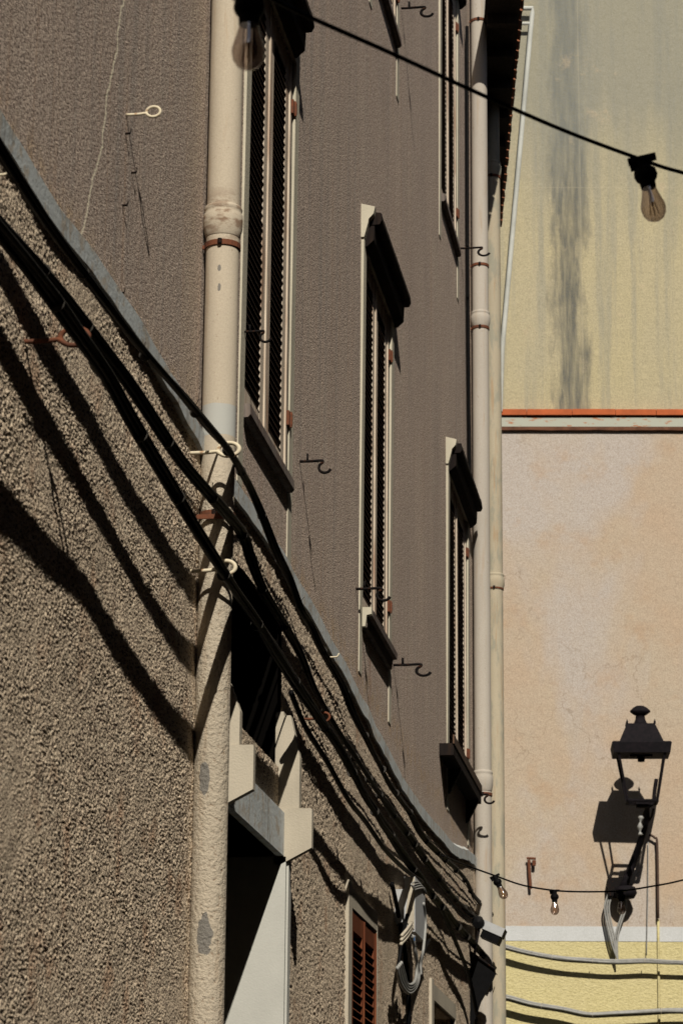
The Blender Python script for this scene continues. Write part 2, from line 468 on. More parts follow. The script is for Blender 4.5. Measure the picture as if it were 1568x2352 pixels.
# unseen houses added to block sky light, closing the narrow street
def blocker_house(name, label, a, b, rise):
    t = thing(name, label, 'house', ((a[0]+b[0])/2, (a[1]+b[1])/2, 0))
    MB().box(a, b).build('wall', M['opp'], t)
    r = MB(); o = .35
    r.box((a[0]-o, a[1]-o, b[2]), (b[0]+o, b[1]+o, b[2]+.14))
    r.build('roof', M['tile'], t)
    for k in range(6):
        pass
    return t
blocker_house('house', 'unseen dark plaster house added across the narrow street to block sky light', (3.25, -26, 0), (9.5, 13.0, 9.9), 1)
blocker_house('house', 'unseen dark plaster house added behind the viewer to block sky light', (-9, -22, 0), (14, -12, 16.5), 1)
blocker_house('house', 'unseen dark plaster house added on the right near the street end to block sky light', (4.6, 13.2, 0), (10, 23.0, 11.6), 1)

# ------------------------------------------------------------------ house A (the long wall on the left)
HY0, HY1, HZ = -6.0, wp(1112, 1500, .0).y, 13.6  # unseen top of the wall raised to block sky light
ZB0, ZB1 = 3.965, 4.085           # string course
BT = [(-10, 4.12), (5.55, 4.125), (5.96, 4.114), (6.4, 4.142), (6.91, 4.152), (7.44, 4.138), (7.9, 4.112), (9.0, 4.135), (9.95, 4.111), (10.63, 4.081), (11.5, 4.035), (11.85, 4.0), (12.9, 3.948), (13.6, 3.945), (14.8, 3.982), (16.4, 4.11), (20, 4.13)]
def band_top(y):
    for (a, b), (c, d) in zip(BT, BT[1:]):
        if a <= y <= c:
            t = (y-a)/(c-a); t = t*t*(3-2*t); return b + (d-b)*t
BW = .078
ZT, ZS = 6.095, 4.44               # opening top, sill top
house = thing('townhouse', 'long brown roughcast house wall with shuttered windows running down the left of the street', 'house', (-2, 5, 0))
WIN = []                            # y0,y1,z0,z1
def yw(px, x=0.0, py=1200): return wp(px, py, x).y
W1 = (wp(563, 600).y, wp(665, 700).y)
W2 = (wp(831, 1200).y, wp(892, 1280).y)
W3 = (wp(1028, 1300).y, wp(1071, 1400).y)
FL = 3.23
wins = [(W1[0], W1[1], 0), (W2[0], W2[1], 0), (W3[0], W3[1], 0),
        (wp(1011, 350).y, wp(1048, 450).y, FL), (W2[0]+.20, W2[1]+.22, FL)]
def wall_cells(mb, ys, zs, holes, x):
    for i in range(len(ys)-1):
        for j in range(len(zs)-1):
            yc = (ys[i]+ys[i+1])/2; zc = (zs[j]+zs[j+1])/2
            if any(h[0] < yc < h[1] and h[2] < zc < h[3] for h in holes): continue
            mb.poly([(x, ys[i], zs[j]), (x, ys[i+1], zs[j]), (x, ys[i+1], zs[j+1]), (x, ys[i], zs[j+1])])
def reveals(mb, holes, x, dep):
    for a, b, c, d in holes:
        mb.poly([(x, a, c), (x, a, d), (x-dep, a, d), (x-dep, a, c)])
        mb.poly([(x, b, c), (x-dep, b, c), (x-dep, b, d), (x, b, d)])
        mb.poly([(x, a, c), (x-dep, a, c), (x-dep, b, c), (x, b, c)])
        mb.poly([(x, a, d), (x, b, d), (x-dep, b, d), (x-dep, a, d)])
        mb.poly([(x-dep, a, c), (x-dep, a, d), (x-dep, b, d), (x-dep, b, c)])
holes = [(a, b, ZS + dz, ZT + dz) for a, b, dz in wins]
ys = sorted({HY0, HY1} | {h[0] for h in holes} | {h[1] for h in holes})
zs = sorted({3.87, HZ} | {h[2] for h in holes} | {h[3] for h in holes})
uw = MB(); wall_cells(uw, ys, zs, holes, 0.0); reveals(uw, holes, 0.0, .14)
uw.poly([(0, HY1, 0), (-6, HY1, 0), (-6, HY1, HZ), (0, HY1, HZ)])
uw.poly([(0, HY0, 0), (0, HY0, HZ), (-6, HY0, HZ), (-6, HY0, 0)])
uw.poly([(-6, HY0, 0), (-6, HY0, HZ), (-6, HY1, HZ), (-6, HY1, 0)])
uw.build('wall', M['upper'], house)
rf = MB()
rf.box((-6.4, HY0-.4, HZ), (.45, HY1-.1, HZ+.12))
rf.poly([(-6.4, HY0-.4, HZ+.13), (.5, HY0-.4, HZ+.13), (-3, HY0-.4, HZ+1.6)])
rf.poly([(.5, HY0-.4, HZ+.13), (.5, HY1-.1, HZ+.13), (-3, HY1-.1, HZ+1.6), (-3, HY0-.4, HZ+1.6)])
rf.poly([(-6.4, HY1-.1, HZ+.13), (-6.4, HY0-.4, HZ+.13), (-3, HY0-.4, HZ+1.6), (-3, HY1-.1, HZ+1.6)])
rf.poly([(.5, HY1-.1, HZ+.13), (-6.4, HY1-.1, HZ+.13), (-3, HY1-.1, HZ+1.6)])
rf.build('roof', M['tile'], house)

# lower wall: thrown pebbly render, really displaced where the picture sees it
DOOR = (wp(585, 1760, .132).y + .03, wp(627, 2100, 0).y, -0.1, wp(650, 1966, .035).z)
FAN = (DOOR[0]-.03, DOOR[1]+.03, DOOR[3]+.31, DOOR[3]+.80)
LW6 = (wp(793, 2150).y, wp(851, 2200).y, 1.9, wp(793, 2085).z)
LW7 = (wp(984, 2300).y, wp(1030, 2300).y + .1, 1.9, 3.02)
lholes = [DOOR, FAN, LW6, LW7]
XL = 0.011
def h_low(y, z):
    f = 1.35 if y < 8 else (.72 if y < 11 else .5)
    a = noise.noise(Vector((y * 62 * f, z * 130 * f, 3.1)))
    b = noise.noise(Vector((y * 110 * f, z * 220 * f, 9.7)))
    c = noise.noise(Vector((y * 1.7, z * 1.7, 1.3)))
    m = .85 + .6 * noise.noise(Vector((y * 2.3, z * 3.1, 21.3)))
    m = max(.15, m + .35 * noise.noise(Vector((y * 9, z * 13, 31.3))))
    v = (max(-.30, a) * .0052 + b * .0026) * m * (.80 if f > 1 else (1.0 if f > .6 else .62)) + c * .005
    v += noise.noise(Vector((y * 14, z * 14, 5.1))) * .0018
    return v
def rough_patch(y0, y1, dy, z0, z1, dz, dead):
    ny = int(round((y1-y0)/dy)); nz = int(round((z1-z0)/dz))
    ya = [y0 + (y1-y0)*i/ny for i in range(ny+1)]; za = [z0 + (z1-z0)*j/nz for j in range(nz+1)]
    def snap(arr, v):
        k = min(range(len(arr)), key=lambda i: abs(arr[i]-v))
        if 0 < k < len(arr)-1 and abs(arr[k]-v) < (arr[1]-arr[0]): arr[k] = v
    for h in dead:
        snap(ya, h[0]); snap(ya, h[1]); snap(za, h[2]); snap(za, h[3])
    co = np.empty(((ny+1)*(nz+1), 3), dtype=np.float32)
    k = 0
    for y in ya:
        for z in za:
            zz = z
            if z > 3.75:
                zz = 3.75 + (z-3.75)/(ZB0+.02-3.75)*(band_top(y)-BW+.012-3.75)
            co[k] = (XL + h_low(y, z), y, zz); k += 1
    idx = []
    I, J = np.meshgrid(np.arange(ny), np.arange(nz), indexing='ij')
    yc = (np.array(ya)[:-1] + np.array(ya)[1:]) / 2; zc = (np.array(za)[:-1] + np.array(za)[1:]) / 2
    keep = np.ones((ny, nz), bool)
    for h in dead:
        keep &= ~((yc[:, None] > h[0]) & (yc[:, None] < h[1]) & (zc[None, :] > h[2]) & (zc[None, :] < h[3]))
    a = (I * (nz+1) + J)[keep]
    q = np.stack([a, a + nz + 1, a + nz + 2, a + 1], 1)
    return co, q
patches = [rough_patch(HY0, 5.5, .25, 0, ZB0+.02, .25, []),
           rough_patch(5.5, 8.0, .0040, 2.0, ZB0+.02, .0026, []),
           rough_patch(8.0, 11.0, .008, 2.0, ZB0+.02, .0048, lholes),
           rough_patch(11.0, HY1, .014, 2.0, ZB0+.02, .006, lholes),
           rough_patch(5.5, HY1, .15, 0, 2.0, .15, [(h[0], h[1], -.1, 2.0) for h in (DOOR, LW6, LW7)])]
cos = []; qs = []; off = 0
for c, q in patches:
    cos.append(c); qs.append(q + off); off += len(c)
lm = MB(); reveals(lm, [(DOOR[0], DOOR[1], 0, DOOR[3]), LW6, LW7], XL, .32)
# arched fanlight recess
lco = np.array(lm.v, dtype=np.float32); lq = np.array(lm.f, dtype=np.int64) + off
cos.append(lco); qs.append(lq)
co = np.concatenate(cos); q = np.concatenate(qs)
me = D.meshes.new('lower_wall')
me.vertices.add(len(co)); me.vertices.foreach_set('co', co.ravel())
me.loops.add(len(q)*4); me.loops.foreach_set('vertex_index', q.ravel().astype(np.int32))
me.polygons.add(len(q)); me.polygons.foreach_set('loop_start', (np.arange(len(q))*4).astype(np.int32))
me.polygons.foreach_set('loop_total', np.full(len(q), 4, np.int32))
me.update(calc_edges=True); me.validate()
me.materials.append(M['lower'])
lo = D.objects.new('lower_wall', me); COL.objects.link(lo); lo.parent = house; lo.matrix_parent_inverse = parent_inv(house)

# string course: hand-run smooth band, proud of the wall
sc = MB(); secs = []
N = 260
for i in range(N+1):
    y = 4.5 + (HY1-4.5)*i/N
    bt = band_top(y) + noise.noise(Vector((y*5, 3, 0)))*.006
    bb = band_top(y) - BW + noise.noise(Vector((y*6, 13, 0)))*.008
    px_ = .026 + noise.noise(Vector((y*4, 23, 0)))*.003
    secs.append([(-.03, y, bb), (px_, y, bb), (px_+.001, y, bt-.02), (.003, y, bt), (-.03, y, bt)])
sc.prism(secs, None)
sc.build('string_course', M['course'], house)

# windows with shutters, hood and sill
def shutter(y0, y1, z0, z1, x, s0, s1, mat, win, pitch=.029):
    mb = MB(); th = .034; rail = .075
    mb.box((x-th, y0, z0), (x, y0+s0, z1)); mb.box((x-th, y1-s1, z0), (x, y1, z1))
    mb.box((x-th, y0+s0, z0), (x-.001, y1-s1, z0+rail)); mb.box((x-th, y0+s0, z1-rail), (x-.001, y1-s1, z1))
    # raised bead on the stile
    mb.box((x, y1-s1*.38, z0+.002), (x+.006, y1-s1*.12, z1-.002))
    z = z0 + rail + .005
    a = y0+s0-.004; b = y1-s1+.004; nf = len(mb.f)
    while z < z1 - rail - .012:
        dz = random.uniform(-.0012, .0012); t = .0028
        x0, x1 = x-.030, x+.001 + random.uniform(-.001, .001)
        zi, zo = z+.026+dz, z-.004+dz
        wz = random.uniform(-.002, .002) if random.random() < .85 else random.uniform(-.007, .004)
        mb.prism([[(x0, yy, zi), (x1, yy, zo), (x1, yy, zo+t), (x0, yy, zi+t)] for yy in (a, b)], None)
        n_ = len(mb.v)
        for q_ in range(n_-4, n_): mb.v[q_] = (mb.v[q_][0], mb.v[q_][1], mb.v[q_][2]+wz)
        z += pitch
    mb.box((x-th-.012, y0+.01, z0), (x-th-.004, y1-.01, z1))
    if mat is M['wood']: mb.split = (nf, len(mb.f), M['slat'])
    return mb.build('shutter', mat, win)
def window(y0, y1, dz, kind):
    zt, zs = ZT+dz, ZS+dz
    mb = MB(); tw = .085; pr = .013; zb = 4.145 if dz == 0 else 7.38
    out = [(y0-tw, zb), (y0, zb), (y0, zt+.001), (y1, zt+.001), (y1, zb-.02), (y1+tw, zb-.02), (y1+tw, zt+.09), (y0-tw, zt+.09)]
    f = [(.004 if z < zb+.01 else pr, y, z) for y, z in out]
    bk = [(-.02, y, z) for y, z in out]
    n = len(mb.v); mb.v += f + bk
    mb.f.append(tuple(n+i for i in (0, 1, 2, 7))); mb.f.append(tuple(n+i for i in (2, 3, 6, 7))); mb.f.append(tuple(n+i for i in (3, 4, 5, 6)))
    for i in range(8): mb.f.append((n+i, n+8+i, n+8+(i+1) % 8, n+(i+1) % 8))
    win = mb.build('window', M['trim'], house)
    mid = y0 + (y1-y0)*.50
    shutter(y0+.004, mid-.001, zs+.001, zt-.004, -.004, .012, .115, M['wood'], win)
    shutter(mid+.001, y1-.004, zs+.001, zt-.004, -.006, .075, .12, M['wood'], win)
    # hood: near end of old cream plaster, two dark mouldings
    h = MB()
    ya, yb = y0-tw-.01, y1+(-.04 if y0 < 9 else tw+.05)
    n = 36
    s1 = []; s2 = []
    for i in range(n+1):
        y = ya + .045 + (yb-ya-.045)*i/n
        e = noise.noise(Vector((y*30, dz, 1)))*.0022
        s1.append([(-.02, y, zt+.10), (.078+e, y, zt+.105+e), (.088+e, y, zt+.125), (.084+e, y, zt+.160+e), (-.02, y, zt+.168)])
        s2.append([(-.02, y, zt), (.022, y, zt+.002), (.052+e*.6, y, zt+.03), (.055, y, zt+.098), (-.02, y, zt+.099)])
    h.prism(s1, None); h.prism(s2, None)
    h.build('lintel_hood', M['hood'], win)
    e = MB()
    e.prism([[(-.02, yy, zt+.03), (.014, yy, zt+.03), (.022, yy, zt+.06), (.032, yy, zt+.10), (.034, yy, zt+.115), (.056, yy, zt+.14), (.062, yy, zt+.172), (-.02, yy, zt+.195)] for yy in (ya, ya+.043)], None)
    e.build('hood_end', M['trim'], win)
    s = MB()
    if kind == 'plain':
        s.prism([[(-.05, yy, zs-.055), (.020, yy, zs-.05), (.028, yy, zs-.04), (.026, yy, zs-.004), (-.05, yy, zs)] for yy in (y0+.001, y1-.001)], None)
        s.build('sill', M['sillwood'], win)
    elif kind == 'cream':
        s.prism([[(-.05, yy, zs-.075), (.020, yy, zs-.075), (.026, yy, zs-.03), (.045, yy, zs-.028), (.047, yy, zs), (-.05, yy, zs+.003)] for yy in (y0+.03, y1-.02)], None)
        s.build('sill', M['sillwood'], win)
        e = MB(); e.prism([[(-.03, yy, zs-.08), (.018, yy, zs-.08), (.024, yy, zs-.03), (.045, yy, zs-.026), (.046, yy, zs+.004), (-.03, yy, zs+.006)] for yy in (y0-.005, y0+.028)], None)
        e.build('sill_end', M['trim'], win)
    else:
        s.box((-.02, y0-.46, zs-.065), (.078, y1+.05, zs+.0)); s.build('sill', M['hood'], win)
        s = MB(); s.box((.075, y0-.47, zs-.004), (.083, y1+.06, zs+.045)); s.build('sill_board', M['slat'], win)
        for yy in (y0-.05, y1-.1):
            b = MB(); b.prism([[(.001, a, zs-.20), (.012, a, zs-.20), (.08, a, zs-.066), (.001, a, zs-.066)] for a in (yy, yy+.03)], None)
            b.build('sill_bracket', M['iron'], win)
    for zz in (zs+.20, zt-.22):
        hg = MB(); hg.box((-.004, y1-.035, zz), (.010, y1-.003, zz+.055))
        hg.lathe([(.006, 0), (.008, .01), (.008, .05), (.005, .06)], 8, Matrix.Translation((.011, y1-.006, zz-.003)))
        hg.build('hinge', M['rust'], win)
    return win
for (a, b, dz), k in zip(wins, ('plain', 'cream', 'board', 'plain', 'plain')):
    window(a, b, dz, k)

# low windows with red-brown shutters
def low_window(H, closed=True):
    y0, y1, z0, z1 = H
    mb = MB(); t = .10
    mb.box((.0, y0-t, z0), (.028, y0, z1+t)); mb.box((.0, y1, z0), (.028, y1+.02, z1+.02))
    mb.box((.0, y0, z1), (.0275, y1+.02, z1+t-.02))
    win = mb.build('window', M['stone'], house)
    mid = (y0+y1)/2
    if not closed:
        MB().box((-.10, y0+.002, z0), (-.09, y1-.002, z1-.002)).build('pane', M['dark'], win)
        MB().box((-.09, mid-.02, z0), (-.05, mid+.02, z1-.003)).build('mullion', M['stone'], win)
        return win
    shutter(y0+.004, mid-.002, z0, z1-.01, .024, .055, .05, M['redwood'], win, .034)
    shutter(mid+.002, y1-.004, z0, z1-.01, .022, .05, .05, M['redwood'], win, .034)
    for zz in (z0+.55, z1-.75):
        MB().box((.012, y1-.02, zz), (.035, y1+.02, zz+.07)).build('hinge', M['iron'], win)
    return win
low_window(LW6); low_window(LW7, False)

# doorway: reveals, consoles, lintel, pilasters and arched fanlight
dy0, dy1 = DOOR[0], DOOR[1]
mb = MB()
# jambs proud of the wall
mb.box((-.36, dy1-.008, 0), (.043, dy1+.11, DOOR[3]-.002))
mb.box((.004, dy1+.012, 0), (.050, dy1+.045, DOOR[3]-.004))
mb.box((-.36, dy0-.07, 0), (.040, dy0+.006, DOOR[3]-.002))
doorway = mb.build('doorway', M['reveal'], house)
MB().box((-.30, dy0, DOOR[3]), (.036, dy1+.02, DOOR[3]+.15)).build('lintel', M['course'], doorway)
for yy in (dy0-.055, dy1-.008):
    z1 = DOOR[3]+.165; z0 = DOOR[3]-.03
    c = MB(); c.prism([[(.0, a, z0), (.022, a, z0), (.132, a, z0+.058), (.132, a, z1-.003), (.127, a, z1), (.0, a, z1+.002)] for a in (yy, yy+.036)], None)
    c.build('console', M['stone'], doorway)
    p = MB()
    hh = .20 if yy < dy1-.1 else .33
    def tp(k, w0, w1, a, b):      # pilaster stub tapering to its head
        p.prism([[(0, yy+a, zz), (w, yy+a, zz), (w, yy+b, zz), (0, yy+b, zz)] for zz, w in ((z1+.002, w0), (z1+hh*.55, w0), (z1+k*hh, w1))], None)
    tp(1.0, .086, .052, .006, .050); tp(1.04, .034, .028, .003, .054); tp(.98, .060, .042, .0045, .052)
    p.build('pilaster', M['stone'], doorway)
# recessed dark fanlight with arched head
f = MB()
yc = (FAN[0]+FAN[1])/2; rw = (FAN[1]-FAN[0])/2
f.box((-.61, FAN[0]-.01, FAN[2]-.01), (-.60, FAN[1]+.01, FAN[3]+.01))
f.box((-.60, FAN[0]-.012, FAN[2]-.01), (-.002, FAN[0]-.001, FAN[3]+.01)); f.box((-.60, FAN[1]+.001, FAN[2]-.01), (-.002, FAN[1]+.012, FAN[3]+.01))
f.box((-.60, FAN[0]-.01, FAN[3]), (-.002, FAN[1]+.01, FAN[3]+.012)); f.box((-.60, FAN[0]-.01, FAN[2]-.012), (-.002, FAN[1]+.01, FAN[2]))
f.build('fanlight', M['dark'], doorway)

# ------------------------------------------------------------------ drainpipes
def ring(mb, c, r, h, t=.006, seg=28, sq=1.0):
    mb.lathe([(r-.001, -h/2), (r+t, -h/2), (r+t, h/2), (r-.001, h/2)], seg, Matrix.Translation(c))
def pipe_axis(x, y):
    return Vector((x, y, 0))
def drainpipe(label, x, y, r, mat, z0, z1, collars, clamps, group='downpipes on the street walls'):
    t = thing('drainpipe', label, 'drainpipe', (x, y, z0), group)
    prof = []; n = 140
    for i in range(n+1):
        z = z0 + (z1-z0)*i/n
        prof.append((r*(1+.008*noise.noise(Vector((z*3, x, y)))), z))
    MB().lathe(prof, 40, Matrix.Translation((x, y, 0))).build('pipe', mat, t, True)
    for zc, hh in collars:
        m = MB()
        pr = [(r*.99, -hh*.55), (r*1.04, -hh*.5), (r*1.09, -hh*.38), (r*1.18, -hh*.20), (r*1.20, 0), (r*1.19, hh*.22), (r*1.10, hh*.30), (r*1.12, hh*.36), (r*1.16, hh*.42), (r*1.10, hh*.5), (r*.99, hh*.53)]
        m.lathe(pr, 40, Matrix.Translation((x, y, zc)))
        m.build('collar', mat, t, True)
    for zc in clamps:
        m = MB(); ring(m, (x, y, zc), r+.001, .017, .004)
        m.box((-.01, y-.012, zc-.006), (x-r*.8, y-.004, zc+.006)) if x < .3 else None
        m.build('clamp', M['rust'], t)
        m = MB(); m.lathe([(.004, -.008), (.007, -.008), (.007, .008), (.004, .008)], 8, Matrix.Translation((x+.002, y-r-.007, zc)))
        m.build('bolt', M['iron'], t)
    return t
P1X, P1R = .062, .0515
P1Y = wp(517, 300, .062).y
def zat(px, py, x, y):      # height on a vertical axis at (x, y)
    d = ray(px, py); return CAM.z + d.z * (y - CAM.y) / d.y
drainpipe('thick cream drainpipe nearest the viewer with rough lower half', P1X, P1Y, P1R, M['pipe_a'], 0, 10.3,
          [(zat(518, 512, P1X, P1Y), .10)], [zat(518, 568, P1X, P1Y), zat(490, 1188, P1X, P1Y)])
P2X, P2Y = .062, wp(1107, 1500, .062).y
drainpipe('slim pale drainpipe beside the furthest shutter window', P2X, P2Y, .0515, M['pipe_b'], 0, 10.3,
          [(zat(1090, 735, P2X, P2Y), .10), (zat(1108, 1795, P2X, P2Y), .12)],
          [zat(1093, 50, P2X, P2Y), zat(1090, 612, P2X, P2Y), zat(1090, 745, P2X, P2Y)-.03, zat(1110, 1815, P2X, P2Y)-.03])
p3 = dp(1133, 1000, 17.75)
def z3(py): return CAM.z + (ray(1133, py).z) * 17.75 / ray(1133, py).dot(az)
drainpipe('streaky weathered drainpipe on the corner of the eaved house, right of the slim pale one', p3.x, p3.y, .0555, M['pipe_c'], 0, z3(0),
          [(z3(390), .11), (z3(1338), .11)], [z3(408), z3(1353)])
# black tube standing in for the second pipe's shadow on the wall
m = MB(); m.tube([wp(1072, 60, .02), wp(1073, 500, .02), wp(1076, 900, .02), wp(1080, 1200, .02)], .011, 8, 4)
tag(m.build('wire', M['black'], smooth=True), 'black vertical strip standing in for the shadow along the left side of the slim pale drainpipe', 'wire')  # strip stands in for the pipe's shadow, no real wire here

# ------------------------------------------------------------------ cable bundles along the wall
def bundle(name, label, pts, n, r, R_, mat, tie_every=.55, seed=1, tiemat=None, group=None, sub=6, ends=True):
    rnd = random.Random(seed)
    t = thing(name, label, 'cables', pts[0], group)
    cen = catmull([Vector(p) for p in pts], sub)
    # cumulative length
    L = [0]
    for i in range(1, len(cen)): L.append(L[-1] + (cen[i]-cen[i-1]).length)
    for k in range(n):
        cr = .12 if k == 0 and n > 4 else 1.0
        ph = 2*math.pi*k/max(1, n-1) + rnd.uniform(-.3, .3); tw = rnd.uniform(.4, 1.3)*rnd.choice((-1, 1)); rr = r*rnd.uniform(.8, 1.15)
        pp = []
        for i, c in enumerate(cen):
            d = (cen[min(i+1, len(cen)-1)] - cen[max(i-1, 0)]).normalized()
            u = d.orthogonal().normalized() if abs(d.z) > .99 else d.cross(Vector((0, 0, 1))).normalized()
            v = u.cross(d)
            a = ph + tw*L[i]*.8 + .4*math.sin(L[i]*2.1 + k)
            rad = cr*R_*(1 + .30*noise.noise(Vector((L[i]*2.3, k*3.7, seed))))
            pp.append(c + u*math.cos(a)*rad + v*math.sin(a)*rad)
        MB().tube(pp, rr, 7).build('cable', mat, t, True)
    s = rnd.uniform(.1, tie_every)
    while s < L[-1]-.05:
        i = next(j for j in range(len(L)) if L[j] >= s)
        d = (cen[min(i+1, len(cen)-1)] - cen[max(i-1, 0)]).normalized()
        q = d.to_track_quat('Z', 'Y').to_matrix().to_4x4()
        m = MB(); m.lathe([(R_+r*.5, -.0018), (R_+r*1.02, -.0018), (R_+r*1.02, .0018), (R_+r*.5, .0018)], 14, Matrix.Translation(cen[i]) @ q)
        e = cen[i] + Vector((.0, -.6, .4)).normalized()*(R_+r*1.2)
        m.tube([e, e + Vector((rnd.uniform(-.01, .015), rnd.uniform(-.02, .02), rnd.uniform(.008, .028)))], .0013, 5)
        m.build('cable_tie', tiemat or M['ties'], t)
        s += tie_every*rnd.uniform(.6, 1.3)
    return t
def wl(lst): return [wp(a, b, c) for a, b, c in lst]
A = [(-60, 245, .125), (0, 340, .125), (62, 440, .125), (125, 535, .125), (225, 672, .135), (320, 800, .14), (390, 880, .14), (475, 978, .14), (530, 1046, .14), (572, 1117, .12), (601, 1184, .11),
     (631, 1263, .10), (663, 1326, .09), (689, 1395, .085), (713, 1434, .08), (735, 1483, .08), (784, 1570, .08), (809, 1632, .08), (839, 1690, .08), (871, 1751, .075), (895, 1800, .07),
     (941, 1866, .07), (971, 1922, .07), (1023, 1976, .07), (1067, 2022, .07), (1088, 2060, .06), (1128, 2102, .05)]
B = [(-60, 425, .12), (0, 508, .12), (62, 578, .12), (134, 665, .13), (190, 738, .14), (241, 808, .14), (300, 886, .15), (400, 1036, .16), (466, 1119, .165), (525, 1186, .15), (560, 1236, .135), (577, 1293, .12), (607, 1366, .11),
     (660, 1448, .10), (689, 1500, .10), (718, 1575, .10), (754, 1643, .10), (782, 1690, .10), (822, 1751, .10), (871, 1826, .10), (903, 1873, .10), (941, 1925, .09), (1007, 2019, .08), (1047, 2065, .07), (1083, 2101, .06), (1108, 2115, .06)]
C_ = [(-60, 455, .20), (0, 530, .205), (67, 612, .21), (129, 696, .215), (168, 752, .215), (246, 862, .21), (295, 951, .205), (350, 1046, .205), (408, 1142, .205), (450, 1215, .20), (505, 1306, .19), (549, 1376, .18), (590, 1434, .17), (631, 1498, .16), (660, 1541, .155),
      (710, 1617, .15), (733, 1653, .15), (771, 1709, .15), (809, 1775, .145), (839, 1832, .14), (871, 1880, .14), (903, 1928, .13), (943, 1990, .12), (967, 2019, .12), (987, 2051, .11), (1027, 2097, .10), (1047, 2123, .10), (1087, 2169, .09), (1134, 2222, .08)]
def relift(lst, keys, k2):
    out = []
    for a, b, c in lst:
        if a > keys[-1][0]: out.append((a, b, c*k2)); continue
        v = keys[0][1]
        for (x0, v0), (x1, v1) in zip(keys, keys[1:]):
            if x0 <= a <= x1: v = v0 + (v1-v0)*(a-x0)/(x1-x0)
        out.append((a, b, v))
    return out
A = relift(A, [(-60, .065), (0, .070), (125, .080), (225, .093), (325, .106), (475, .130), (530, .128)], .78)
B = relift(B, [(-60, .07), (0, .075), (105, .090), (165, .10), (250, .113), (320, .12), (466, .137), (525, .13)], .78)
C_ = relift(C_, [(-60, .15), (0, .153), (246, .155), (450, .163), (505, .158)], .78)
bundle('cable_bundle', 'topmost black cable bundle lying along the grey string course', wl(A), 5, .0065, .0092, M['black'], .5, 3, group='black cable bundles on the wall')
bundle('cable_bundle', 'middle black cable bundle, between the topmost and the lowest one', wl(B), 5, .0070, .0105, M['black'], .6, 5, group='black cable bundles on the wall')
bundle('cable_bundle', 'lowest black cable bundle, passing over the doorway', wl(C_), 5, .0078, .0120, M['black'], .7, 8, group='black cable bundles on the wall')
# thin loose black wires along the bundles
for i, (base, dx, sd, lab) in enumerate(((A, 10, 21, 'thin loose black wire just under the topmost bundle'), (A, -3, 27, 'thin loose black wire on top of the topmost bundle'), (B, 14, 22, 'thin loose black wire trailing beside the middle bundle'), (C_, 16, 23, 'thin loose black wire trailing under the lowest bundle'))):
    rn = random.Random(sd)
    pts = [wp(a + dx*.3 + rn.uniform(-4, 4), b + dx + rn.uniform(-7, 9), max(.02, c*.6)) for a, b, c in base[2:]]
    tag(MB().tube(pts, .0028, 6, 5).build('wire', M['black'], smooth=True), lab, 'wire', 'loose wires on the wall')

# messy drop cables near the junction box (far end of the wall)
def drop(lst, r, label, mat='black', grp='loose drop cables by the grey junction box'):
    tag(MB().tube(wl(lst), r, 8, 6).build('cable', M[mat], smooth=True), label, 'cable', grp)
drop([(668, 1590, .09), (700, 1668, .10), (752, 1752, .11), (800, 1838, .115), (838, 1886, .11), (884, 1952, .11), (930, 1998, .10), (968, 2026, .10)], .010, 'sagging black cable added as a shadow stripe under the lowest bundle above the low red-brown shutters')  # added cable, its black line stands in for a bundle shadow
drop([(985, 2045, .08), (1010, 2085, .07), (1040, 2150, .07), (1075, 2240, .06), (1095, 2330, .06)], .012, 'black cable drooping from the grey box to the dark sign')
drop([(960, 2030, .09), (942, 2075, .08), (925, 2150, .07), (915, 2230, .06), (925, 2275, .06), (950, 2262, .06), (968, 2200, .06), (985, 2160, .06)], .009, 'black cable looping below the grey junction box')
drop([(900, 2030, .03), (918, 2120, .03), (935, 2240, .03), (940, 2400, .03)], .010, 'black cable running straight down left of the grey box')

# junction box with grey tails
jb = thing('junction_box', 'grey junction box hanging under the cables with looped grey tails', 'junction box', wp(955, 2100, .02))
Y0, Y1 = wp(953, 2100, .112).y, wp(979, 2100, .055).y
zb_, zt_ = wp(955, 2172, .055).z, wp(955, 2050, .055).z
m = MB(); m.box((.062, Y0, zb_), (.112, Y0+.40, zt_)); m.box((.0, Y0+.05, zb_+.05), (.062, Y0+.35, zt_-.05)); m.build('box', M['greybox'], jb)
m = MB(); m.prism([[(.066, yy_, zb_+.05), (.108, yy_, zb_+.01), (.110, yy_, zt_-.004), (.090, yy_, zt_-.004)] for yy_ in (Y0-.008, Y0+.02)], None); m.build('lid', M['stone'], jb)
for i in range(4):
    o = i*7
    m = MB().tube(wl([(950-i*3, 2150, .115), (952+i, 2190, .115), (962-i*2, 2235+i, .11), (955-i*2, 2268-o*.4, .11), (938-i, 2282-o, .10), (919+i*3, 2258-o, .10), (912+i*3, 2222-o*.5, .10)]), .0075, 8, 6)
    m.build('cable', M['greycable'], jb, True)
m = MB().tube(wl([(972, 2075, .115), (977, 2120, .115), (972, 2180, .115), (966, 2215, .10), (966, 2240, .10)]), .007, 8, 6); m.build('cable', M['greycable'], jb, True)
for i in range(4):
    m = MB().tube(wl([(952, 2040+i*3, .12), (944+i*3, 2032+i*4, .12), (958+i*5, 2026+i*5, .115), (972+i*2, 2044+i*3, .115)]), .004, 6, 5); m.build('cable', M['greycable'], jb, True)
for i in range(3):
    m = MB().tube(wl([(945, 2120+i*8, .12), (934, 2136+i*9, .12), (922-i, 2150+i*10, .11)]), .0075, 7, 5); m.build('cable', M['stone'], jb, True)
m = MB(); c = wp(948, 2157, .115); m.lathe([(.0085, -.011), (.0098, -.011), (.0098, .011), (.0085, .011)], 12, Matrix.Translation(c)); m.build('tape', M['blue'], jb)

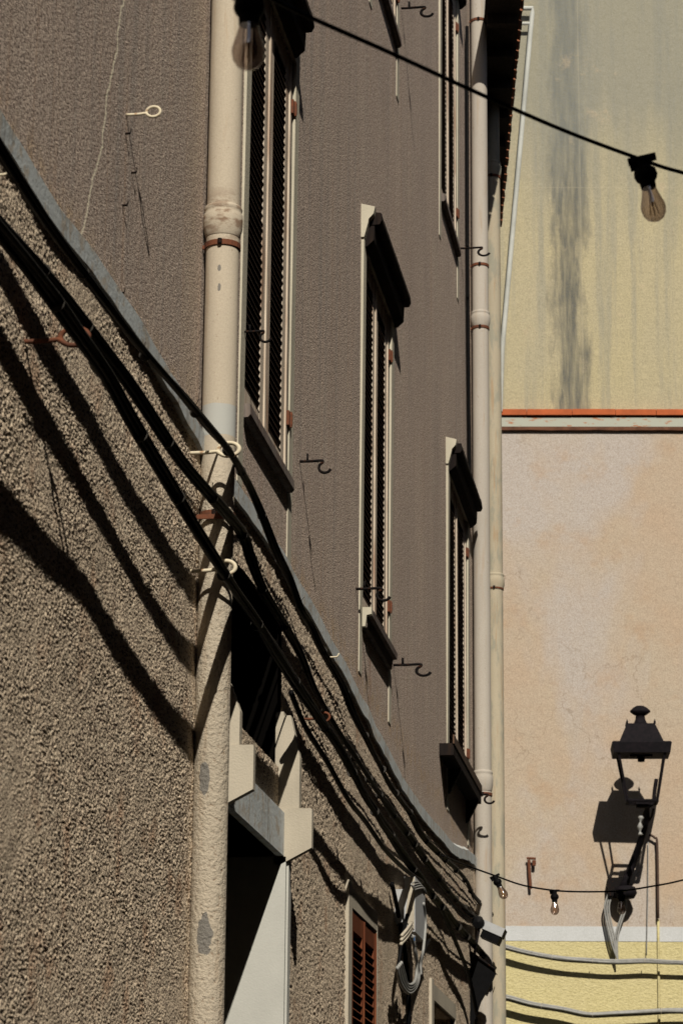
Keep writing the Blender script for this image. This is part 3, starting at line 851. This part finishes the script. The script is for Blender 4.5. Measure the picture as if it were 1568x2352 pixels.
# second grey box with a dark floodlight at the end of the bundles
jf = thing('floodlight', 'small grey box with dark lamp head where the cable bundles meet the slim drainpipe', 'floodlight', wp(1110, 2120, .09))
pf = wp(1113, 2115, .10); q = Matrix.Translation(pf) @ Matrix.Rotation(math.radians(24), 4, 'Y') @ Matrix.Scale(1.15, 4)
m = MB(); m.box((.0, -.03, -.045), (.115, .10, .0), q); m.build('box', M['greybox'], jf)
m = MB(); m.box((.012, -.025, -.085), (.11, .09, -.047), q); m.build('lamp_head', M['black'], jf)
m = MB(); m.lathe([(.0, -.03), (.035, -.028), (.035, .02), (.0, .03)], 14, Matrix.Translation(wp(1098, 2120, .08)) @ Matrix.Rotation(math.radians(90), 4, 'X')); m.build('joint', M['black'], jf)
m = MB().tube(wl([(1100, 2135, .08), (1094, 2165, .08), (1088, 2200, .06)]), .008, 8, 4); m.build('arm', M['iron'], jf, True)
# dark sign panel standing off the wall
ds = thing('hanging_sign', 'black panel sign jutting from the wall at the lower end of the cable bundles', 'sign', wp(1095, 2240, .0))
yy = P2Y - .35
pa = [wp(1088, 2172, 0), ]
def at_y(px, py, y):
    d = ray(px, py); return CAM + d*((y-CAM.y)/d.y)
poly = [at_y(1070, 2178, yy), at_y(1136, 2226, yy), at_y(1138, 2238, yy), at_y(1124, 2268, yy), at_y(1104, 2302, yy), at_y(1080, 2372, yy), at_y(1062, 2420, yy), at_y(1050, 2420, yy)]
m = MB(); m.prism([[(p.x, y, p.z) for p in poly] for y in (yy, yy+.02)], None); m.build('panel', M['black'], ds)
m = MB().tube([at_y(1062, 2174, yy-.012), at_y(1138, 2228, yy-.012)], .006, 8); m.build('bracket', M['iron'], ds)

# ------------------------------------------------------------------ clothes-line hooks
def hook_mesh(L, style):
    """rod straight out of the wall (+X) with a curl at its end"""
    if style == 'curl':
        pts = [Vector((0, 0, 0)), Vector((L*.5, 0, .0)), Vector((L*.96, 0, .001)), Vector((L, 0, -.004)), Vector((L*.97, 0, -.010))]
        c = Vector((L+.010, 0, -.030)); 
        for k in range(9):
            a = math.radians(140 + k*25); pts.append(c + Vector((math.cos(a)*.026, 0, math.sin(a)*.024)))
        m = MB().tube(pts, .0062, 7, 3)
        m.box((L*.30, -.004, .002), (L*.30+.008, .004, .034))
        return m
    if style == 'eye':
        pts = [Vector((0, 0, 0)), Vector((L*.5, 0, 0)), Vector((L*.74, 0, .002))]
        c = Vector((L*.74+.03, 0, .008))
        for k in range(13):
            a = math.radians(215 + k*29); pts.append(c + Vector((math.cos(a)*.027, .004*k/12, math.sin(a)*.021)))
        return MB().tube(pts, .0060, 8, 3)
    if style == 'plain':
        pts = [Vector((0, 0, 0)), Vector((L*.8, 0, 0)), Vector((L, 0, .004)), Vector((L+.012, 0, .026))]
        return MB().tube(pts, .006, 8, 3)
protos = {}
HG = 'iron hooks on the house wall'
def hook(px, py, tip_px, style, mat, label, x0=0.0, r=None):
    b = wp(px, py, x0)
    L = (tip_px - px) * (b.y) / FPX * (1.0 if style != 'eye' else .78)
    if style == 'curl': L = max(.04, L - .030)
    key = (style, mat)
    if key not in protos:
        o = hook_mesh(.10, style).build('wall_hook', M[mat], None, True)
        protos[key] = o; o['_first'] = 1
    else:
        o = protos[key].copy(); COL.objects.link(o)
    if '_first' in o.keys(): del o['_first']
    o.location = b; k = L/.10
    o.scale = (k, min(k, 1.2), min(k, 1.0)) if style != 'plain' else (max(k, .14), .6, .55)
    tag(o, label, 'hook', HG)
hook(688, 1060, 764, 'curl', 'iron', 'black iron hook right of the nearest shuttered window, low beside its cream trim')
hook(903, 1528, 984, 'curl', 'iron', 'black iron hook below and right of the middle shuttered window')
hook(557, 762, 632, 'curl', 'iron', 'black iron hook crossing in front of the nearest shutters beside the thick pipe')
hook(817, 1353, 895, 'curl', 'iron', 'black iron hook crossing the foot of the middle window shutters')
hook(1056, 570, 1122, 'curl', 'iron', 'black iron hook reaching over the slim pale drainpipe under the upper window')
hook(921, 18, 996, 'curl', 'iron', 'black iron hook at the very top of the wall left of the upper far window')
hook(1076, 1826, 1132, 'curl', 'iron', 'black iron hook over the slim drainpipe just under its lower collar')
hook(1042, 1735, 1062, 'curl', 'iron', 'small black hook above the wooden sill of the furthest window')
hook(290, 263, 376, 'eye', 'creamiron', 'cream painted eye hook alone on the upper wall at left')
hook(430, 1041, 556, 'eye', 'creamiron', 'cream painted eye hook holding the topmost cable bundle at the thick pipe')
hook(45, 785, 216, 'eye', 'rust', 'rusty eye hook holding the middle cable bundle at far left')
hook(432, 1312, 545, 'eye', 'creamiron', 'flaking eye hook holding the lowest cable bundle in front of the thick pipe')
hook(-24, 402, 20, 'plain', 'creamiron', 'stubby cream peg at the left edge under the topmost bundle')
hook(693, 1652, 758, 'eye', 'rust', 'rusty eye hook above the doorway between the middle and lowest bundles')
hook(742, 1510, 776, 'plain', 'creamiron', 'short cream peg under the topmost bundle above the doorway')
hook(274, 672, 284, 'plain', 'iron', 'tiny bent nail in the wall just above the string course')
hook(288, 306, 296, 'plain', 'iron', 'small dark nail just below the base of the lone cream eye hook')
hook(281, 471, 290, 'plain', 'iron', 'lowest small dark nail below the lone cream eye hook')
hook(302, 396, 310, 'plain', 'iron', 'middle dark nail of the three below the lone cream eye hook')
# rusty flat strap across the pipe
m = MB(); b = wp(442, 1188, .0); m.box((.0, b.y-.004, b.z-.007), (.125, b.y+.003, b.z+.007))
tag(m.build('iron_strap', M['rust'], None), 'rusty flat iron strap jutting past the thick pipe behind the bundles', 'strap')

# ------------------------------------------------------------------ house C: dark eave behind
c0 = .915; sl_ = .022
def CW(lat0, dep, z): return L3(lat0 + sl_*(dep-16.4), dep, z)
ZE = 9.56
hc = thing('eaved_house', 'tiled house with a black shaded eave behind the second drainpipe', 'house', CW(0, 18, 0))
m = MB()
f_ = [CW(c0, 17.4, 0), CW(c0, 20.1, 0), CW(-3, 20.1, 0), CW(-3, 17.4, 0)]
m.prism([f_, [p + Vector((0, 0, ZE)) for p in f_]], None); m.build('wall', M['ftop'], hc)
m = MB()
def slab(m, la, lb, da, db, z0, z1):
    q = [CW(la, da, z0), CW(lb, da, z0), CW(lb, db, z0), CW(la, db, z0)]
    m.prism([q, [p + Vector((0, 0, z1-z0)) for p in q]], None)
slab(m, -3.2, 1.125, 17.4, 20.15, ZE, ZE+.05); slab(m, .90, 1.125, 15.9, 17.4, ZE, ZE+.05)
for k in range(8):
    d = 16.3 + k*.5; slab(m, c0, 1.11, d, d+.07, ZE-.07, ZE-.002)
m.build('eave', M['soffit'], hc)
m = MB()
for k in range(28):
    d = 15.96 + k*.152
    secs = []
    for j in range(9):
        a = math.pi*j/8
        secs.append((d + .068*math.cos(a), .04 + .035*math.sin(a)))
    P = [[CW(1.105, dd, ZE+.012+zz), ] for dd, zz in secs]
    o1 = [CW(1.146 + random.uniform(-.006, .008), dd, ZE+.002+zz) for dd, zz in secs]; o2 = [CW(.93 if dd < 17.45 else .2, dd, ZE+(.10 if dd < 17.45 else .25)+zz) for dd, zz in secs]
    m.prism([o1, o2], None)
slab(m, -3.2, .25, 17.4, 20.15, ZE+.28, ZE+.40)
m.build('roof_tiles', M['tile'], hc)
# ------------------------------------------------------------------ far building
fb = thing('far_building', 'peach and yellow plastered building closing the end of the street', 'building', FO)
def fw(u, off, z): return FO + fe*u + fn*off + Vector((0, 0, z))
def fbox(m, u0, u1, o0, o1, z0, z1, n=1):
    q = [fw(u0, o0, z0), fw(u1, o0, z0), fw(u1, o1, z0), fw(u0, o1, z0)]
    m.prism([q, [p + Vector((0, 0, z1-z0)) for p in q]], None)
zl = fp(1360, 945).z; zp = fp(1360, 990).z; zw1 = fp(1360, 2129).z; zw0 = fp(1360, 2163).z
m = MB(); fbox(m, -5, 7, -4, -.02, zl, 16); m.build('upper_wall', M['ftop'], fb)
m = MB(); fbox(m, -5, 7, -4, 0, zw1, zp+.02); m.build('peach_wall', M['fpink'], fb)
m = MB(); fbox(m, -5, 7, -4, .006, zw0, zw1); m.build('white_band', M['fwhite'], fb)
m = MB(); fbox(m, -5, 7, -4, .002, 0, zw0); m.build('yellow_base', M['flow'], fb)
zo0 = fp(1360, 957).z
m = MB()
u = -5.0
while u < 7:
    w_ = random.uniform(.36, .42); dz = random.uniform(-.003, .003)
    fbox(m, u, u+w_-.004, -.3, .055+random.uniform(-.003, .003), zo0+dz, zl+.004+dz); u += w_
m.build('coping', M['brick'], fb)
zf = fp(1360, 982).z
m = MB(); fbox(m, -5, 7, -.3, .030, zf, zo0-.014); m.build('fascia', M['fascia'], fb)
m = MB(); secs = []
for i in range(121):
    u = -5+12*i/120; e = noise.noise(Vector((u*5, 2, 0)))*.010
    secs.append([fw(u, -.2, zp), fw(u, .034+e*.5, zp+e*.6), fw(u, .036, zf-.004), fw(u, -.2, zf-.004)])
m.prism(secs, None); m.build('ledge', M['brown'], fb)
# roof out of the picture
m = MB(); fbox(m, -5.3, 7.3, -4.5, .5, 16, 16.2); m.build('roof', M['tile'], fb)

# pale pipe slanting down the stained wall
m = MB().tube([fp(1196, 18, .06), fp(1222, 18, .06), fp(1222, 30, .06), fp(1220, 50, .06), fp(1153, 800, .06), fp(1148, 945, .06)], .022, 10)
m.tube([fp(1196, 53, .06), fp(1220, 53, .06)], .016, 8)
tag(m.build('slanting_pipe', M['gutter']), 'thin pale pipe slanting down the stained yellow wall beside the black eave', 'pipe')
# grey cable looms across its base
def fl(lst, off): return [fp(a, b, off if not isinstance(off, list) else off[i]) for i, (a, b) in enumerate(lst)]
bundle('cable_loom', 'upper grey cable loom strung across the yellow stucco under the white band', fl([(1085, 2130), (1128, 2163), (1165, 2178), (1220, 2192), (1290, 2204), (1350, 2208), (1410, 2210), (1480, 2207), (1540, 2210), (1640, 2213)], .13), 6, .0105, .016, M['greycable'], .5, 31, M['stone'], 'grey cable looms on the yellow wall')
bundle('cable_loom', 'lower grey cable loom strung across the yellow stucco at the bottom edge', fl([(1085, 2270), (1128, 2288), (1165, 2293), (1220, 2308), (1290, 2320), (1350, 2332), (1410, 2330), (1480, 2326), (1540, 2323), (1640, 2325)], .14), 6, .0115, .018, M['greycable'], .5, 32, M['stone'], 'grey cable looms on the yellow wall')
for i, (lst, lab) in enumerate((([(1418, 2206), (1405, 2170), (1395, 2130), (1388, 2085), (1396, 2055)], 'grey cables dropping from the lantern bracket to the upper loom, left of the pair'),
                               ([(1418, 2208), (1412, 2165), (1418, 2130), (1432, 2085), (1428, 2055)], 'grey cable dropping from the lantern bracket to the upper loom, right of the pair'))):
    m = MB()
    for k in range(3 if i == 0 else 2):
        m.tube([fp(a + k*5 - (k*5 if j == 0 else 0), b, .10) for j, (a, b) in enumerate(lst)], .0085, 7, 6)
    tag(m.build('cable', M['greycable'], smooth=True), lab, 'cable', 'grey drop cables at the lantern')
# thin conduits on the wall
m = MB().tube(fl([(1490, 1918), (1503, 1925), (1509, 1945), (1511, 2110)], .05), .011, 8, 4)
tag(m.build('conduit', M['conduit'], smooth=True), 'dark brown conduit running down the peach wall right of the lantern bracket', 'conduit')
m = MB().tube(fl([(1511, 2112), (1512, 2230), (1514, 2400)], .02), .011, 8, 2)
tag(m.build('conduit', M['flow'], smooth=True), 'yellow painted conduit down the stucco under the brown one', 'conduit')
m = MB().tube(fl([(1488, 1935), (1487, 2060), (1484, 2195)], .03), .0045, 6, 4)
tag(m.build('wire', M['greycable'], smooth=True), 'thin grey wire hanging down the peach wall beside the brown conduit', 'wire')
# rusty iron latch on the peach wall
lt = MB(); lt.tube(fl([(1218, 2042), (1215, 2000), (1214, 1976)], .05), .014, 8)
lt.tube(fl([(1209, 1972), (1230, 1973)], .05), .011, 8); lt.tube([fp(1226, 1977, .05), fp(1226, 1989, .05)], .018, 6); lt.tube([fp(1215, 1990, 0), fp(1215, 1990, .05)], .010, 6)
tag(lt.build('iron_catch', M['rust']), 'small rusty iron catch standing on the peach wall above the string lights', 'catch')

# ------------------------------------------------------------------ wall lantern
LD = 23.34
ln = thing('wall_lantern', 'black four-sided street lantern on a bracket in front of the peach wall', 'lantern', fp(1425, 2055))
lc = dp(1474, 1843, LD)            # bottom centre
K = .97
LR = Matrix.Translation(lc) @ Matrix.Rotation(math.atan2(rt.y, rt.x) + math.radians(-3), 4, 'Z') @ Matrix.Scale(K, 4) @ Matrix.Scale(.66, 4, (0, 1, 0))
def sq(hw, z): return [LR @ Vector((a*hw, b*hw, z)) for a, b in ((-1, -1), (1, -1), (1, 1), (-1, 1))]
hb, ht, H = .130, .205, .43
m = MB()
def bar(m, a, b, r, seg=6): m.tube([a, b], r, seg)
b4 = sq(hb, 0); t4 = sq(ht, H)
for i in range(4):
    pm = MB(); bar(pm, b4[i], t4[i], .0105); pm.build('post', M['lantern'], ln)
m = MB()
for i in range(4): bar(m, b4[i], b4[(i+1) % 4], .013)
m.prism([sq(.05, -.05), sq(.06, -.005)], None)
bar(m, (b4[0]+b4[3])/2, (b4[1]+b4[2])/2, .013)
m.build('base_frame', M['lantern'], ln)
for i in range(4):
    gm = MB(); a, b_, c, d_ = b4[i], b4[(i+1) % 4], t4[(i+1) % 4], t4[i]
    cen = LR @ Vector((0, 0, H/2)); inn = ((a+b_+c+d_)/4 - cen); inn.z = 0; inn.normalize()
    q1 = [p - inn*.002 for p in (a, b_, c, d_)]; q2 = [p - inn*.005 for p in (a, b_, c, d_)]
    gm.prism([q1, q2], None); gm.build('pane', M['glass'], ln)
m = MB()
m.prism([sq(.248, H-.015), sq(.262, H+.075), sq(.252, H+.085), sq(.195, H+.09), sq(.125, H+.255), sq(.118, H+.262)], None)
m.build('roof', M['lantern'], ln)
m = MB()
m.lathe([(.075, H+.262), (.055, H+.285), (.044, H+.31), (.040, H+.345), (.055, H+.35), (.088, H+.375), (.092, H+.385), (.085, H+.395), (.06, H+.418), (.035, H+.432), (.0, H+.438)], 20, LR)
m.build('finial', M['lantern'], ln, True)
for a, b_ in ((-1, -1), (1, -1), (1, 1), (-1, 1)):
    m = MB(); m.lathe([(.008, 0), (.010, .02), (.004, .035), (.0, .05)], 8, LR @ Matrix.Translation((a*.122, b_*.122, H+.255))); m.build('spike', M['lantern'], ln)
# lamp inside the roof
m = MB(); m.box((-.10, -.07, H-.03), (.10, .07, H-.012), LR); m.lathe([(.03, H-.07), (.035, H-.03), (.0, H-.03)], 10, LR); m.build('lamp_tray', M['iron'], ln)
# bracket
wallp = fp(1424, 2052, .0)
arm = MB()
e_ = dp(1493, 1850, LD)
arm.tube([fp(1420, 2056, .02), fp(1432, 2035, .18), dp(1452, 1985, LD+.42), dp(1470, 1935, LD+.28), dp(1484, 1885, LD+.14), dp(1486, 1856, LD+.05), e_], .028, 10, 5, r_fn=lambda t: .040 - .022*t)
arm.build('bracket_arm', M['lantern'], ln, True)
arm = MB(); arm.tube([e_, dp(1500, 1842, LD), dp(1503, 1815, LD), dp(1507, 1790, LD)], .017, 8, 3); arm.tube([e_, dp(1470, 1838, LD)], .016, 8); 
arm.tube([dp(1490, 1852, LD), dp(1478, 1870, LD+.1), dp(1484, 1890, LD+.2), dp(1496, 1876, LD+.1), dp(1500, 1858, LD)], .009, 8, 4)
arm.build('bracket_head', M['lantern'], ln, True)
m = MB(); q = Matrix.Translation(fp(1416, 2044, .0)) @ Matrix.Rotation(math.atan2(fe.y, fe.x), 4, 'Z')
m.box((-.085, -.14, -.075), (.075, .02, .085), q); m.build('wall_box', M['iron'], ln)
m = MB(); m.lathe([(.0, -.05), (.075, -.045), (.10, 0), (.085, .05), (.0, .075)], 16, Matrix.Translation(fp(1436, 2052, .16))); m.build('wall_boss', M['lantern'], ln, True)
m = MB()
m.tube([dp(1472, 1875, LD), dp(1470, 1888, LD), dp(1469, 1905, LD), dp(1470, 1918, LD)], .012, 8, 3, r_fn=lambda t: .016+.010*math.sin(t*14))
m.build('cable_gland', M['greycable'], ln, True)

# ------------------------------------------------------------------ string lights
def bulb_light(p, s, tilt, label, parent_group, up=Vector((0, 0, 1))):
    t = thing('festoon_bulb', label, 'light bulb', p, parent_group)
    Q = Matrix.Translation(p) @ Matrix.Rotation(tilt[0], 4, 'X') @ Matrix.Rotation(tilt[1], 4, 'Y') @ Matrix.Scale(s, 4)
    m = MB()
    m.lathe([(.0, .006), (.011, .006), (.014, .0), (.014, -.016), (.017, -.020), (.0235, -.026), (.025, -.038), (.022, -.046), (.017, -.052), (.016, -.066), (.0, -.067)], 18, Q)
    m.box((-.030, -.008, -.005), (.030, .008, .007), Q)
    m.box((-.028, -.005, -.02), (-.014, .005, -.004), Q)
    m.build('socket', M['black'], t, False)
    prof = [(.0145, -.062), (.0155, -.070), (.0185, -.082), (.0235, -.098), (.0262, -.108), (.0262, -.115), (.0240, -.126), (.0180, -.136), (.009, -.1415), (.0, -.143)]
    m = MB(); m.lathe(prof, 28, Q); m.build('bulb', M['bulbglass'], t, True)
    m = MB(); m.lathe([(.003, -.066), (.0035, -.08), (.0028, -.10), (.002, -.108), (.0, -.109)], 8, Q)
    for k in range(4):
        a = k*math.pi/2
        m.tube([Q @ Vector((.003*math.cos(a), .003*math.sin(a), -.088)), Q @ Vector((.009*math.cos(a), .009*math.sin(a), -.128))], .0011*s, 5)
    m.build('filament', M['filament'], t)
    return t
# near string, crossing the top of the picture
n1 = dp(573, -32, 4.1); n2 = dp(1474, 366, 5.3)
pts = [dp(240, -210, 3.8), n1, dp(700, 33, 4.27), dp(900, 122, 4.5), dp(1100, 214, 4.8), dp(1300, 301, 5.05), n2, dp(1568, 396, 5.42), dp(1800, 452, 5.7)]
tag(MB().tube(pts, .0042, 10, 8).build('festoon_wire', M['black'], smooth=True), 'thick blurred black festoon wire crossing the top of the view', 'wire')
bulb_light(n1, 1.03, (0, .0), 'large smoky festoon bulb nearest the viewer at the top in front of the cream pipe', 'festoon bulbs')
bulb_light(n2, .98, (.0, math.radians(-11)), 'smoky festoon bulb on the near wire in front of the stained yellow wall', 'festoon bulbs')
# far string
fpnts = [wp(1015, 1966, .10), dp(1075, 1990, 14.6), dp(1136, 2012, 14.8), dp(1200, 2034, 15.0), dp(1272, 2046, 15.2), dp(1340, 2049, 15.4), dp(1424, 2047, 15.6), dp(1500, 2036, 15.8), dp(1568, 2022, 16.0), dp(1700, 1985, 16.4)]
tag(MB().tube(fpnts, .0050, 8, 8).build('festoon_wire', M['black'], smooth=True), 'thin black festoon wire sagging from the cable bundles to the right edge below the lantern', 'wire')
bulb_light(dp(1136, 2014, 14.8), .93, (0, math.radians(-25)), 'tilted festoon bulb on the far wire closest to the drainpipes', 'festoon bulbs')
bulb_light(dp(1273, 2047, 15.2), .93, (0, 0), 'festoon bulb on the far wire against bare peach wall', 'festoon bulbs')
bulb_light(dp(1426, 2047, 15.6), .93, (0, 0), 'festoon bulb on the far wire hanging under the lantern bracket', 'festoon bulbs')
